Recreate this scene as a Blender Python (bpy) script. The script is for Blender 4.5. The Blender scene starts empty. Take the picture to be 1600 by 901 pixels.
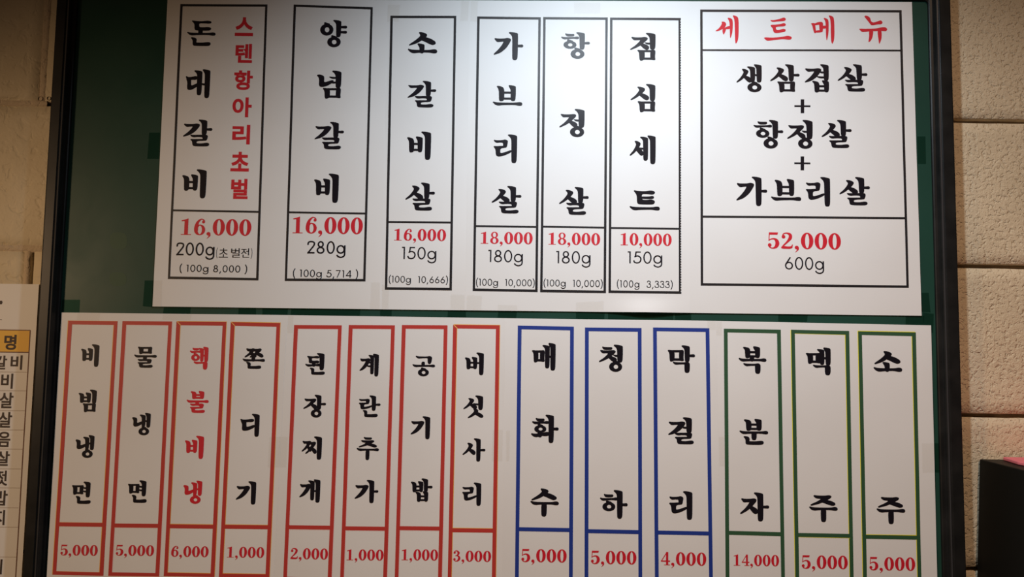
import bpy, bmesh, math, random
from math import sin, cos, atan, radians
from mathutils import Vector, noise
PI = math.pi
random.seed(7)
scn = bpy.context.scene
col = scn.collection
# ---------------------------------------------------------------- camera (about one metre from the wall, tilted up 4 degrees)
FPX = 1156.0
ROLL, PITCH = atan(242 / 16420), atan(FPX / 16420)
U_ = Vector((0, -sin(PITCH), cos(PITCH))); FWD = Vector((0, cos(PITCH), sin(PITCH)))
CR = Vector((1, 0, 0)) * cos(ROLL) + U_ * sin(ROLL); CU = Vector((-1, 0, 0)) * sin(ROLL) + U_ * cos(ROLL)
CAM = Vector((0, -1.019, 0))
cd = bpy.data.cameras.new('camera'); cam = bpy.data.objects.new('camera', cd); col.objects.link(cam)
cd.sensor_width = 36; cd.lens = 36 * FPX / 1600; cd.clip_start = .01
from mathutils import Matrix
cam.matrix_world = Matrix.Translation(CAM) @ Matrix((CR, CU, -FWD)).transposed().to_4x4()
scn.camera = cam
def at(x, y, Y):
    """where the ray through a point of the photograph meets the upright plane at depth Y"""
    d = CR * (x - 800) + CU * (450.5 - y) + FWD * FPX
    return CAM + d * ((Y - CAM.y) / d.y)
# ---------------------------------------------------------------- view, world, lights
scn.view_settings.view_transform = 'Standard'; scn.view_settings.look = 'None'
scn.view_settings.gamma = 1; scn.view_settings.use_curve_mapping = False
scn.view_settings.exposure = 0
w = bpy.data.worlds.new('world'); scn.world = w; w.use_nodes = True
bg = w.node_tree.nodes['Background']; bg.inputs[0].default_value = (1, .62, .40, 1); bg.inputs[1].default_value = .035
def spot(name, loc, aim, power, color, size, blend, radius):
    l = bpy.data.lights.new(name, 'SPOT'); o = bpy.data.objects.new(name, l); col.objects.link(o)
    l.energy = power; l.color = color; l.spot_size = radians(size); l.spot_blend = blend; l.shadow_soft_size = radius
    o.location = loc; o.rotation_euler = (Vector(aim) - Vector(loc)).to_track_quat('-Z', 'Y').to_euler()
    return o
# cool white lamp above the board, right of its middle, its cone falling down the wall
spot('cool_lamp', (.12, -.50, .61), (.20, 0, -.17), 21, (.77, .89, 1), 132, 1.0, .022)
# warm shaded lamp far to the left, cut off above; warm ceiling spotlight in front of the right edge
spot('warm_lamp', (-1.85, -1.45, .22), (-.40, 0, -.38), 62, (1, .66, .38), 52, .75, .08)
spot('warm_lamp', (.62, -1.5, 1.35), (.55, 0, -.66), 62, (1, .68, .46), 60, .9, .05)
# ---------------------------------------------------------------- lettering (outlines drawn here, y down)
def chaikin(p, n=2):
    for _ in range(n):
        q = []
        for i in range(len(p)):
            a, b = p[i], p[(i + 1) % len(p)]
            q.append((a[0] * .78 + b[0] * .22, a[1] * .78 + b[1] * .22))
            q.append((a[0] * .22 + b[0] * .78, a[1] * .22 + b[1] * .78))
        p = q
    return p
def inbox(pts, x0, y0, x1, y1):
    return [(x0 + (x1 - x0) * u, y0 + (y1 - y0) * v) for u, v in pts]
def smooth_line(P, n=5):
    if len(P) < 3: return P
    out = []
    for i in range(len(P) - 1):
        a, b, c, d = P[max(i - 1, 0)], P[i], P[i + 1], P[min(i + 2, len(P) - 1)]
        for k in range(n):
            t = k / n
            out.append(tuple(.5 * (2 * b[j] + (c[j] - a[j]) * t + (2 * a[j] - 5 * b[j] + 4 * c[j] - d[j]) * t * t
                                   + (3 * b[j] - a[j] - 3 * c[j] + d[j]) * t ** 3) for j in range(3)))
    out.append(P[-1])
    return out
def stroke(P, cap=True, smooth=True):
    """brush or pen stroke through points (x, y, width) as quads plus round ends"""
    L = smooth_line(P) if smooth else list(P)
    out, left, right = [], [], []
    for i, (x, y, w) in enumerate(L):
        a = L[max(i - 1, 0)]; b = L[min(i + 1, len(L) - 1)]
        dx, dy = b[0] - a[0], b[1] - a[1]; d = math.hypot(dx, dy) or 1
        left.append((x - dy / d * w / 2, y + dx / d * w / 2)); right.append((x + dy / d * w / 2, y - dx / d * w / 2))
    for i in range(len(L) - 1): out.append([left[i], left[i + 1], right[i + 1], right[i]])
    if cap:
        for x, y, w in (L[0], L[-1]):
            out.append([(x + w / 2 * math.cos(k * PI / 6), y + w / 2 * math.sin(k * PI / 6)) for k in range(12)])
    return out
def ring(cx, cy, rx, ry, ix, iy, ox=0, oy=0, n=28):
    o = [(cx + rx * math.cos(2 * PI * k / n), cy + ry * math.sin(2 * PI * k / n)) for k in range(n)]
    i = [(cx + ox + ix * math.cos(2 * PI * k / n), cy + oy + iy * math.sin(2 * PI * k / n)) for k in range(n)]
    return [[o[k], o[(k + 1) % n], i[(k + 1) % n], i[k]] for k in range(n)]
def ST(xl, xr, y0, y1, flag=.85):       # heavy upright stem with a flag at its head
    w = xr - xl
    return [chaikin([(xl - flag * w, y0), (xl - .2 * w, y0), (xl + .45 * w, y0 + .1 * w), (xr - .06 * w, y0 + .24 * w), (xr, y0 + .45 * w),
        (xr, (y0 + y1) / 2), (xr - .04 * w, y1 - .5 * w), (xr - .2 * w, y1 - .08 * w), (xr - .5 * w, y1), (xl + .18 * w, y1 - .06 * w), (xl + .03 * w, y1 - .4 * w),
        (xl, y0 + 1.5 * w), (xl - .06 * w, y0 + .85 * w), (xl - .35 * w, y0 + .38 * w)])]
def SN(xl, xr, y0, y1):                 # stem without a flag
    w = xr - xl
    return [chaikin([(xl, y0), (xr, y0), (xr, (y0 + y1) / 2), (xr - .04 * w, y1 - .45 * w), (xr - .2 * w, y1 - .06 * w), (xr - .5 * w, y1), (xl + .15 * w, y1 - .08 * w), (xl + .02 * w, y1 - .5 * w)])]
def HB(x0, x1, y, t=9, s=0):            # long horizontal: pointed start, swelling end (s = rise)
    def Y(x, v): return y + v * t - s * (x - x0) / (x1 - x0)
    P = [(x0, -.75), (x0 + 1.1 * t, -.4), (x0 + 3 * t, -.3), (x1 - 2.4 * t, -.32), (x1 - 1.0 * t, -.6), (x1 - .25 * t, -.5), (x1, -.05), (x1 - .2 * t, .45), (x1 - 1. * t, .5), (x1 - 2.6 * t, .22), (x0 + 3.4 * t, .35), (x0 + 1.9 * t, .55), (x0 + 1.0 * t, .3)]
    return [chaikin([(x, Y(x, v)) for x, v in P])]
def ARM(x0, x1, y, t=8):                # short arm to the right of a stem
    return [chaikin([(x0 - 2, y - .35 * t), (x0 + .4 * (x1 - x0), y - .4 * t), (x1 - .35 * t, y - .55 * t), (x1, y - .1 * t), (x1 - .25 * t, y + .5 * t), (x0 + .4 * (x1 - x0), y + .4 * t), (x0 - 2, y + .35 * t)])]
def LA(x0, x1, y, t=6):                 # arm to the left of a stem
    return [chaikin([(x0, y - .6 * t), (x0 + .3 * (x1 - x0), y - .35 * t), (x1 + 2, y - .3 * t), (x1 + 2, y + .35 * t), (x0 + .45 * (x1 - x0), y + .5 * t)])]
def J(k, x0, y0, x1, y1):
    B = lambda p: [chaikin(inbox(p, x0, y0, x1, y1))]
    W, H = x1 - x0, y1 - y0
    if k == 'Gl': return B([(.02, .02), (.2, .06), (.6, .05), (.82, 0), (1, .06), (.97, .2), (.73, .58), (.4, .86), (0, 1), (.02, .95), (.28, .7), (.5, .42), (.62, .19), (.4, .2), (.2, .23), (.1, .14)])
    if k == 'Gf':   # final giyeok
        return HB(x0, x1 - 2, y0 + 4, 7)+ SN(x1 - 17, x1, y0 + 1, y1)
    if k == 'Gt':
        return HB(x0, x1 - 3, y0 + 4, 8) + [chaikin([(x1 - 17, y0 + 2), (x1 - 3, y0), (x1, y0 + 7), (x1 - 4, y1 - 3), (x1 - 11, y1), (x1 - 16, y1 - 4)])]
    if k == 'Nl': return B([(0, .02), (.18, 0), (.4, .1), (.43, .25), (.42, .62), (.55, .64), (1, .42), (1, .6), (.62, .92), (.36, 1), (.2, .97), (.15, .8), (.17, .45), (.12, .2)])
    if k == 'Nf': return B([(0, 0), (.12, 0), (.25, .1), (.28, .3), (.26, .6), (.3, .66), (.6, .66), (.85, .58), (.97, .6), (1, .76), (.97, .92), (.85, 1), (.2, 1), (.12, .9), (.12, .4), (.07, .16)])
    if k == 'Dl':
        return B([(.04, .14), (.2, .14), (.42, .22), (.42, .7), (.6, .7), (1.05, .5), (1.05, .68), (.62, .94), (.36, 1), (.2, .97), (.16, .8), (.18, .45)]) + B([(0, .0), (.18, .1), (.5, .08), (.82, .0), (.98, .06), (.93, .2), (.8, .24), (.5, .24), (.2, .3), (.1, .2)])
    if k == 'Dt':
        return B([(0, 0), (.15, .04), (.5, .08), (.8, .0), (.96, .04), (1, .16), (.92, .26), (.6, .22), (.36, .24), (.38, .7), (.6, .72), (.86, .66), (1, .78), (.96, .95), (.85, 1), (.26, 1), (.18, .9), (.17, .4), (.12, .2)])
    if k == 'Tt':
        return J('Dt', x0, y0, x1, y1) + [chaikin([(x0 + .3 * W, y0 + .46 * H), (x0 + .7 * W, y0 + .46 * H), (x0 + .92 * W, y0 + .4 * H), (x0 + .96 * W, y0 + .5 * H), (x0 + .88 * W, y0 + .6 * H), (x0 + .3 * W, y0 + .58 * H)])]
    if k == 'Rl':
        return B([(0, .02), (.18, .06), (.5, .05), (.7, 0), (.84, .06), (.83, .2), (.78, .46), (.6, .45), (.6, .16), (.36, .15), (.16, .18)]) + \
               B([(0, .40), (.2, .41), (.75, .37), (.75, .45), (.4, .5), (.38, .82), (.6, .8), (1.08, .62), (1.08, .72), (.65, .93), (.3, 1), (.17, .92), (.15, .62), (.1, .5)])
    if k == 'Rf':
        return B([(0, .0), (.16, .03), (.6, .0), (.86, .0), (.92, .1), (.86, .48), (.68, .48), (.68, .17), (.4, .15), (.15, .2)]) + \
               B([(.02, .40), (.2, .41), (.85, .38), (.86, .48), (.34, .52), (.32, .78), (.6, .8), (.88, .72), (.98, .76), (1, .87), (.96, .96), (.85, 1), (.24, 1), (.16, .9), (.14, .6), (.1, .5)])
    if k in ('M', 'Mf'):
        s = 15 if k == 'Mf' else min(15, W * .3)
        f = 8
        return [chaikin([(x0, y0), (x0 + f * .8, y0), (x0 + f + s, y0 + 3), (x0 + f + s, y1 - 9), (x0 + f + s - 3, y1 - 2), (x0 + f + 3, y1 + 1), (x0 + f, y1 - 3), (x0 + f - 1, y0 + 12), (x0 + 4, y0 + 5)]),
                [(x0 + f, y0 + 1), (x1 - 2, y0), (x1 - 2, y0 + 5), (x0 + f, y0 + 6)],
                [(x0 + f + s - 3, y1 - 9), (x1 - 2, y1 - 9), (x1 - 2, y1 - 3.5), (x0 + f + s - 3, y1 - 3.5)],
                chaikin([(x1 - 15, y0 + 1), (x1 - 3, y0 - 1), (x1, y0 + 3), (x1 - 2, y1 - 12), (x1, y1 - 3), (x1 - 5, y1 - 2), (x1 - 15, y1 - 4)])]
    if k == 'P':
        s = min(15, W * .28)
        f = 9
        ya, yb = y0 + H * .42, y0 + H * .8
        return [chaikin([(x0, y0 + .06 * H), (x0 + f * .8, y0 + .06 * H), (x0 + f + s, y0 + .16 * H), (x0 + f + s, y1 - 8), (x0 + f + s - 3, y1 - 1), (x0 + f + 3, y1), (x0 + f, y1 - 4), (x0 + f - 1, y0 + .3 * H), (x0 + 4, y0 + .16 * H)]),
                [(x0 + f + s - 3, ya), (x1 - s + 3, ya), (x1 - s + 3, ya + 5), (x0 + f + s - 3, ya + 5)],
                [(x0 + f + s - 3, yb), (x1 - s + 3, yb), (x1 - s + 3, yb + 5), (x0 + f + s - 3, yb + 5)]] + \
               ST(x1 - s, x1, y0, y1 - 1, .5)
    if k == 'Sl': return B([(.36, 0), (.55, .01), (.74, .1), (.78, .2), (.68, .38), (.5, .6), (.28, .82), (0, 1), (.02, .93), (.24, .7), (.42, .42), (.5, .22), (.44, .1)]) + \
                         B([(.5, .42), (.62, .5), (.85, .6), (1, .76), (.98, .92), (.88, .98), (.74, .9), (.58, .72), (.44, .58)])
    if k == 'Sw': return B([(.36, 0), (.5, .02), (.66, .14), (.66, .28), (.5, .55), (.3, .8), (0, 1), (.02, .93), (.25, .62), (.43, .3), (.42, .14)]) + \
                         B([(.5, .34), (.62, .38), (.82, .5), (1, .72), (1, .86), (.9, .94), (.76, .84), (.6, .68), (.46, .58)])
    if k == 'O':
        cx, cy = (x0 + x1) / 2, (y0 + y1) / 2 + 1
        return ring(cx, cy, W / 2, H / 2 - 1, W / 2 * .36, H / 2 * .44, 1) + [chaikin([(cx - .22 * W, y0 - 4), (cx + .02 * W, y0 - 1), (cx + .25 * W, y0 + 3), (cx, y0 + 8), (cx - .15 * W, y0 + 5)], 1)]
    if k == 'Jl': return B([(.06, .0), (.25, .05), (.6, .04), (.8, 0), (.93, .06), (.9, .18), (.68, .46), (.42, .74), (0, 1), (.02, .93), (.26, .7), (.48, .4), (.58, .2), (.4, .2), (.2, .22), (.12, .1)]) + \
                         B([(.56, .4), (.7, .52), (.92, .64), (1, .76), (.98, .92), (.88, .98), (.74, .88), (.6, .68), (.5, .54)])
    if k == 'Jw': return B([(.12, 0), (.3, .06), (.6, .06), (.76, 0), (.86, .08), (.8, .24), (.6, .52), (.35, .78), (0, 1), (.03, .9), (.3, .62), (.5, .28), (.3, .28), (.2, .2)]) + \
                         B([(.5, .42), (.64, .46), (.86, .58), (1, .76), (1, .9), (.9, .97), (.76, .88), (.6, .74), (.46, .64)])
    if k == 'Ch': return HBs(x0 + .18 * W, x0 + .72 * W, y0 + .08 * H, 9) + J('Jl', x0, y0 + .22 * H, x1, y1)
    if k == 'Cw': return HBs(x0 + .28 * W, x0 + .7 * W, y0 + .1 * H, 9) + J('Jw', x0, y0 + .3 * H, x1, y1)
    if k == 'JJl': return J('Jl', x0, y0, x0 + .66 * W, y0 + .82 * H) + J('Jl', x0 + .26 * W, y0 + .05 * H, x1, y1)
    if k == 'JJw': return J('Jw', x0, y0, x0 + .62 * W, y1) + J('Jw', x0 + .28 * W, y0, x1, y1)
    if k == 'Hh': return HBs(x0 + .26 * W, x0 + .8 * W, y0 + .1 * H, 9) + HB(x0, x1 + 6, y0 + .32 * H, 7, 2) + J('O', x0 + .16 * W, y0 + .46 * H, x1 - .04 * W, y1)
    raise KeyError(k)
def HBs(x0, x1, y, t):
    return [chaikin([(x0, y - .6 * t), (x0 + .5 * t, y - .35 * t), (x1 - .8 * t, y - .3 * t), (x1, y - .35 * t), (x1 + .1 * t, y + .1 * t), (x1 - .3 * t, y + .45 * t), (x0 + .8 * t, y + .5 * t), (x0 + .3 * t, y)])]
A = 'ARM'
REC = {
 '돈': [('Dt', 15, 0, 84, 38), (SN, 41, 54, 34, 56), (HB, 0, 100, 53, 10), ('Nf', 15, 68, 84, 100)],
 '대': [('Dl', 0, 24, 42, 72), (ST, 41, 56, 4, 90), (ST, 68, 84, 0, 100, .6), (LA, 54, 68, 52, 6)],
 '갈': [('Gl', 0, 15, 56, 64), (ST, 65, 81, 0, 58), (ARM, 80, 100, 36), ('Rf', 24, 58, 91, 100)],
 '비': [('P', 0, 18, 54, 74), (ST, 65, 84, 0, 100)],
 '양': [('O', 0, 12, 49, 57), (ST, 61, 77, 0, 62), (ARM, 76, 100, 25), (ARM, 76, 100, 44), ('O', 28, 60, 78, 100)],
 '념': [('Nl', 0, 15, 56, 58), (LA, 42, 66, 25, 6), (LA, 42, 66, 42, 6), (ST, 66, 83, 0, 62), ('Mf', 22, 64, 83, 100)],
 '소': [('Sw', 5, 0, 94, 46), (ST, 42, 56, 40, 72, .6), (HB, 0, 100, 66, 11)],
 '살': [('Sl', 0, 11, 60, 62), (ST, 65, 81, 0, 58), (ARM, 80, 100, 37), ('Rf', 23, 58, 91, 100)],
 '가': [('Gl', 0, 21, 57, 82), (ST, 64, 81, 0, 100), (ARM, 80, 100, 49)],
 '브': [('P', 14, 0, 77, 56), (HB, 0, 100, 66, 10)],
 '리': [('Rl', 0, 18, 60, 78), (ST, 66, 84, 0, 100)],
 '항': [('Hh', 0, 4, 56, 62), (ST, 66, 82, 0, 64), (ARM, 81, 100, 40), ('O', 34, 62, 82, 100)],
 '정': [('Jl', 0, 18, 60, 66), (LA, 48, 68, 40, 6), (ST, 66, 84, 0, 66), ('O', 36, 62, 84, 100)],
 '점': [('Jl', 0, 15, 62, 62), (LA, 48, 68, 38, 6), (ST, 66, 83, 0, 60), ('Mf', 24, 63, 83, 100)],
 '심': [('Sl', 0, 10, 62, 58), (ST, 66, 83, 0, 60), ('Mf', 24, 63, 83, 100)],
 '세': [('Sl', 0, 20, 44, 72), (LA, 28, 44, 46, 6), (ST, 45, 59, 5, 88), (ST, 68, 84, 0, 100, .6)],
 '트': [('Tt', 14, 0, 84, 46), (HB, 0, 100, 61, 10)],
 '생': [('Sl', 0, 17, 50, 66), (ST, 47, 61, 8, 62), (LA, 60, 68, 38, 6), (ST, 68, 83, 0, 64, .6), ('O', 36, 64, 83, 100)],
 '삼': [('Sl', 0, 12, 60, 61), (ST, 64, 80, 0, 60), (ARM, 79, 100, 38), ('Mf', 24, 63, 84, 100)],
 '겹': [('Gl', 0, 14, 58, 65), (LA, 48, 70, 28, 6), (LA, 40, 70, 46, 6), (ST, 68, 84, 0, 58), ('P', 26, 58, 84, 100)],
 '빔': [('P', 0, 13, 56, 58), (ST, 66, 83, 0, 62), ('Mf', 22, 63, 82, 100)],
 '냉': [('Nl', 0, 20, 50, 60), (ST, 46, 60, 8, 62), (LA, 60, 68, 36, 6), (ST, 68, 83, 0, 64, .6), ('O', 32, 64, 80, 100)],
 '면': [('M', 0, 17, 52, 58), (LA, 50, 68, 28, 6), (LA, 50, 68, 44, 6), (ST, 66, 83, 0, 70), ('Nf', 20, 67, 88, 100)],
 '물': [('Mf', 16, 0, 78, 30), (HB, 0, 100, 41, 9), (SN, 42, 56, 42, 58), ('Rf', 16, 55, 84, 91)],
 '핵': [('Hh', 0, 4, 48, 62), (ST, 50, 62, 6, 64), (LA, 61, 69, 38, 5), (ST, 69, 83, 0, 66, .5), ('Gf', 20, 67, 81, 100)],
 '불': [('P', 18, 0, 78, 34), (HB, 0, 100, 46, 9), (SN, 42, 56, 46, 60), ('Rf', 16, 57, 84, 96)],
 '쫀': [('JJw', 10, 0, 92, 40), (SN, 42, 55, 36, 57), (HB, 0, 100, 53, 9), ('Nf', 18, 62, 84, 90)],
 '디': [('Dl', 0, 22, 62, 74), (ST, 66, 84, 0, 100)],
 '기': [('Gl', 0, 20, 58, 80), (ST, 66, 84, 0, 100)],
 '된': [('Dt', 8, 14, 62, 46), (SN, 32, 45, 42, 62), (HB, 0, 68, 58, 9, 3), (ST, 66, 84, 0, 78), ('Nf', 22, 70, 88, 100)],
 '장': [('Jl', 0, 17, 60, 62), (ST, 62, 78, 0, 64), (ARM, 77, 100, 40), ('O', 34, 62, 82, 100)],
 '찌': [('JJl', 0, 20, 62, 76), (ST, 66, 84, 0, 100)],
 '개': [('Gl', 0, 20, 46, 78), (ST, 46, 60, 5, 90), (LA, 59, 68, 50, 6), (ST, 68, 84, 0, 100, .6)],
 '란': [('Rl', 0, 16, 58, 64), (ST, 62, 78, 0, 70), (ARM, 77, 100, 42), ('Nf', 20, 70, 88, 100)],
 '계': [('Gl', 0, 20, 46, 76), (LA, 34, 50, 38, 6), (LA, 30, 50, 55, 6), (ST, 49, 62, 5, 90), (ST, 68, 84, 0, 100, .5)],
 '추': [('Cw', 10, 0, 90, 46), (HB, 0, 100, 57, 9), (SN, 43, 57, 58, 104)],
 '공': [('Gt', 14, 0, 86, 34), (SN, 42, 54, 26, 47), (HB, 0, 100, 44, 9), ('O', 26, 56, 74, 92)],
 '밥': [('P', 0, 12, 56, 58), (ST, 62, 78, 0, 58), (ARM, 77, 100, 36), ('P', 22, 56, 80, 100)],
 '버': [('P', 0, 20, 54, 74), (LA, 50, 68, 46, 6), (ST, 66, 84, 0, 100)],
 '섯': [('Sl', 0, 12, 58, 60), (LA, 42, 68, 38, 6), (ST, 66, 84, 0, 62), ('Sw', 20, 58, 86, 100)],
 '사': [('Sl', 0, 20, 56, 72), (ST, 62, 78, 0, 100), (ARM, 77, 100, 50)],
 '매': [('M', 0, 28, 46, 70), (ST, 50, 64, 8, 92), (LA, 63, 70, 50, 6), (ST, 70, 86, 0, 100, .5)],
 '화': [('Hh', 4, 12, 58, 64), (SN, 26, 40, 60, 80), (HB, 0, 66, 76, 11, 8), (ST, 66, 82, 0, 100), (ARM, 81, 100, 50)],
 '수': [('Sw', 5, 0, 92, 43), (HB, 0, 100, 54, 10), (SN, 41, 57, 54, 102)],
 '청': [('Ch', 0, 8, 62, 64), (LA, 50, 70, 40, 6), (ST, 66, 83, 0, 64), ('O', 36, 61, 82, 100)],
 '하': [('Hh', 0, 13, 58, 74), (ST, 64, 81, 0, 100), (ARM, 80, 100, 51)],
 '막': [('Mf', 0, 18, 58, 58), (ST, 64, 80, 0, 60), (ARM, 79, 100, 37), ('Gf', 18, 62, 80, 100)],
 '걸': [('Gl', 0, 16, 60, 66), (LA, 46, 70, 38, 6), (ST, 66, 83, 0, 58), ('Rf', 22, 59, 90, 100)],
 '복': [('P', 17, 0, 77, 42), (SN, 42, 55, 38, 54), (HB, 0, 100, 50, 9), ('Gf', 17, 64, 78, 100)],
 '분': [('P', 17, 0, 77, 44), (HB, 0, 100, 52, 9), (SN, 44, 59, 52, 80), ('Nf', 15, 68, 84, 98)],
 '자': [('Jl', 0, 21, 60, 76), (ST, 62, 79, 0, 100), (ARM, 78, 100, 50)],
 '맥': [('M', 0, 21, 50, 58), (ST, 50, 63, 6, 62), (LA, 62, 70, 38, 6), (ST, 70, 85, 0, 64, .5), ('Gf', 24, 65, 84, 100)],
 '주': [('Jw', 6, 0, 92, 38), (HB, 0, 100, 50, 10), (SN, 43, 59, 50, 98)],
}
def hangul(ch, bold=1.5):
    out = []
    for r in REC[ch]:
        out += J(*r) if isinstance(r[0], str) else r[0](*r[1:])
    return [outset(q, bold) for q in out]
def outset(p, d):
    """push a closed outline outward by d; ring quads and thin bars get their own share"""
    a = sum(p[i - 1][0] * p[i][1] - p[i][0] * p[i - 1][1] for i in range(len(p)))
    s = 1 if a > 0 else -1
    q = []
    for i in range(len(p)):
        u, v = p[i - 1], p[(i + 1) % len(p)]
        dx, dy = v[0] - u[0], v[1] - u[1]; l = math.hypot(dx, dy) or 1
        q.append((p[i][0] + s * dy / l * d, p[i][1] - s * dx / l * d))
    return q
# heavy red serif numerals: 100 high, advance 81
def serif(ch):
    if ch == '0': return ring(40, 50, 37, 51, 12, 44)
    if ch == '1': return [[(27, 12), (46, 0), (51, 0), (51, 100), (28, 100), (28, 20)], chaikin([(8, 12), (30, 6), (48, 0), (40, 18), (29, 15), (10, 17)], 1), [(8, 95), (70, 95), (70, 100), (8, 100)]]
    if ch == ',': return ring(15, 91, 12, 11, .5, .5) + stroke([(21, 90, 12), (22, 102, 10), (14, 113, 5), (6, 120, 2)])
    if ch == '6': return ring(41, 68, 34, 33, 13, 26, 1) + stroke([(19, 70, 24), (20, 48, 23), (28, 22, 16), (46, 4, 8), (60, 5, 6), (68, 14, 8)]) + ring(63, 19, 9, 9, .5, .5)
    if ch == '8': return ring(40, 25, 29, 26, 13, 20) + ring(40, 73, 35, 28, 14, 21)
    if ch == '5': return [[(14, 0), (68, 0), (64, 15), (14, 15)], [(14, 0), (19, 0), (17, 52), (11, 52)]] + stroke([(13, 50, 5), (28, 41, 7), (46, 40, 11), (59, 51, 20), (63, 69, 24), (55, 88, 18), (37, 97, 8), (20, 92, 7), (13, 80, 8)]) + ring(18, 78, 11, 11, .5, .5)
    if ch == '2': return ring(19, 26, 11, 11, .5, .5) + stroke([(12, 24, 6), (20, 8, 7), (40, 4, 9), (58, 14, 18), (58, 34, 20), (40, 58, 12), (22, 76, 9), (8, 92, 8)]) + [chaikin([(6, 100), (6, 90), (20, 82), (45, 86), (64, 84), (69, 72), (74, 72), (70, 100)], 1)]
    if ch == '3': return ring(19, 20, 10, 10, .5, .5) + ring(18, 80, 11, 11, .5, .5) + stroke([(14, 16, 6), (26, 4, 7), (44, 5, 11), (55, 24, 21), (44, 42, 10), (28, 47, 6)]) + stroke([(28, 47, 6), (46, 48, 9), (60, 60, 18), (60, 78, 22), (46, 94, 12), (28, 97, 7), (13, 86, 7)])
    if ch == '4': return [[(44, 0), (62, 0), (62, 100), (44, 100)], [(48, 0), (56, 0), (12, 68), (5, 68)], [(4, 64), (76, 64), (76, 74), (4, 74)], [(28, 95), (76, 95), (76, 100), (28, 100)]]
def serif_line(s):
    out, x = [], 0
    for ch in s:
        out += [[(p[0] + x, p[1]) for p in q] for q in serif(ch)]
        x += 37 if ch == ',' else 81
    return out
# thin round grotesque: 100 high
def thin(ch, w):
    h = w / 2
    E = lambda cx, cy, rx, ry: ring(cx, cy, rx, ry, rx - w, ry - w)
    if ch == '0': return E(30, 50, 30, 51), 72
    if ch == '1': return [[(4, 0), (26, 0), (26, 100), (26 - w, 100), (26 - w, w), (4, w)]], 46
    if ch == '2': return stroke([(5, 28, w), (9, 11, w), (28, h, w), (48, 12, w), (49, 32, w), (30, 62, w), (6, 96, w)]) + [[(2, 100), (54, 100), (54, 100 - w), (2, 100 - w)]], 68
    if ch == '3': return stroke([(8, 20, w), (14, 7, w), (28, h, w), (44, 12, w), (44, 34, w), (26, 46, w)]) + stroke([(26, 46, w), (46, 54, w), (51, 74, w), (42, 92, w), (25, 100 - h, w), (8, 90, w), (3, 74, w)]), 68
    if ch == '4': return [[(44, 0), (44 + w, 0), (44 + w, 100), (44, 100)], [(44, 0), (44 + w, 0), (w, 72), (0, 72)], [(0, 68), (64, 68), (64, 68 + w), (0, 68 + w)]], 74
    if ch == '5': return [[(16, 0), (52, 0), (52, w), (16, w)], [(14, 0), (14 + w, 0), (8 + w, 46), (8, 46)]] + stroke([(10, 44, w), (28, 37, w), (46, 46, w), (53, 66, w), (44, 88, w), (26, 100 - h, w), (8, 90, w), (3, 78, w)]), 70
    if ch == '6': return E(30, 69, 29, 31) + stroke([(6, 60, w), (40, 3, w)], False, False), 72
    if ch == '7': return [[(0, 0), (54, 0), (54, w), (0, w)], [(46, 2), (56, 2), (22, 100), (11, 100)]], 68
    if ch == '8': return E(29, 26, 23, 26) + E(29, 73, 29, 28), 72
    if ch == 'g': return E(31, 64, 31, 35) + [[(58 - w * .3, 31), (58 + w * .7, 31), (58 + w * .7, 104), (58 - w * .3, 104)]] + stroke([(58 + w * .2, 103, w), (54, 118, w), (34, 127, w), (14, 121, w), (6, 111, w)]), 80
    if ch == '(': return stroke([(22, -10, w), (8, 20, w), (5, 55, w), (10, 92, w), (22, 118, w)]), 34
    if ch == ')': return stroke([(4, -10, w), (18, 20, w), (21, 55, w), (16, 92, w), (4, 118, w)]), 34
    if ch == ',': return stroke([(12, 92, w), (4, 116, w)], True, False), 34
    if ch == ' ': return [], 38
def thin_line(s, w=10, track=0):
    out, x = [], 0
    for ch in s:
        g, a = thin(ch, w)
        out += [[(p[0] + x, p[1]) for p in q] for q in g]
        x += a + track
    return out
# the brush-drawn red heading, each character a set of outlines
BRUSH = {
 '세': [[(120,128),(150,130),(163,150),(152,178),(120,198),(85,212),(66,207),(92,193),(115,165),(125,145)], [(133,175),(160,182),(158,205),(138,245),(128,215)],
        [(168,94),(200,99),(218,115),(215,220),(195,280),(192,230),(190,130)], [(212,73),(245,80),(267,98),(266,280),(240,325),(235,270),(232,110)], [(148,178),(196,162),(196,192),(150,194)]],
 '트': [[(530,115),(560,118),(620,105),(650,92),(668,105),(660,125),(600,128),(550,134)],
        [(535,155),(580,155),(625,150),(650,139),(668,152),(660,170),(600,172),(580,176),(585,200),(610,200),(645,189),(666,195),(663,214),(640,219),(580,229),(560,217),(555,185),(540,172)],
        [(476,262),(560,265),(640,258),(680,247),(712,256),(718,272),(700,284),(640,278),(560,286),(510,294),(490,280)]],
 '메': [[(876,142),(912,141),(914,152),(920,200),(924,226),(907,230),(896,195),(890,165)], [(905,145),(950,131),(978,133),(972,158),(945,156),(912,161)], [(948,134),(980,132),(982,180),(977,224),(950,207),(948,160)],
        [(912,205),(976,200),(974,221),(915,224)], [(973,165),(1010,163),(1010,188),(973,191)], [(982,96),(1010,102),(1029,118),(1028,230),(1012,300),(1005,250),(1003,130)], [(1024,75),(1055,81),(1076,98),(1078,280),(1057,327),(1047,280),(1045,110)]],
 '뉴': [[(1328,83),(1350,76),(1380,94),(1389,130),(1410,138),(1450,124),(1472,117),(1488,135),(1478,153),(1440,153),(1390,163),(1370,135),(1345,105)],
        [(1283,188),(1340,190),(1430,188),(1480,176),(1512,176),(1528,194),(1515,212),(1480,208),(1400,211),(1310,219),(1295,203)],
        [(1370,205),(1409,205),(1401,260),(1386,293),(1363,307),(1372,260)], [(1441,203),(1478,203),(1479,270),(1457,328),(1449,270)]],
}
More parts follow.
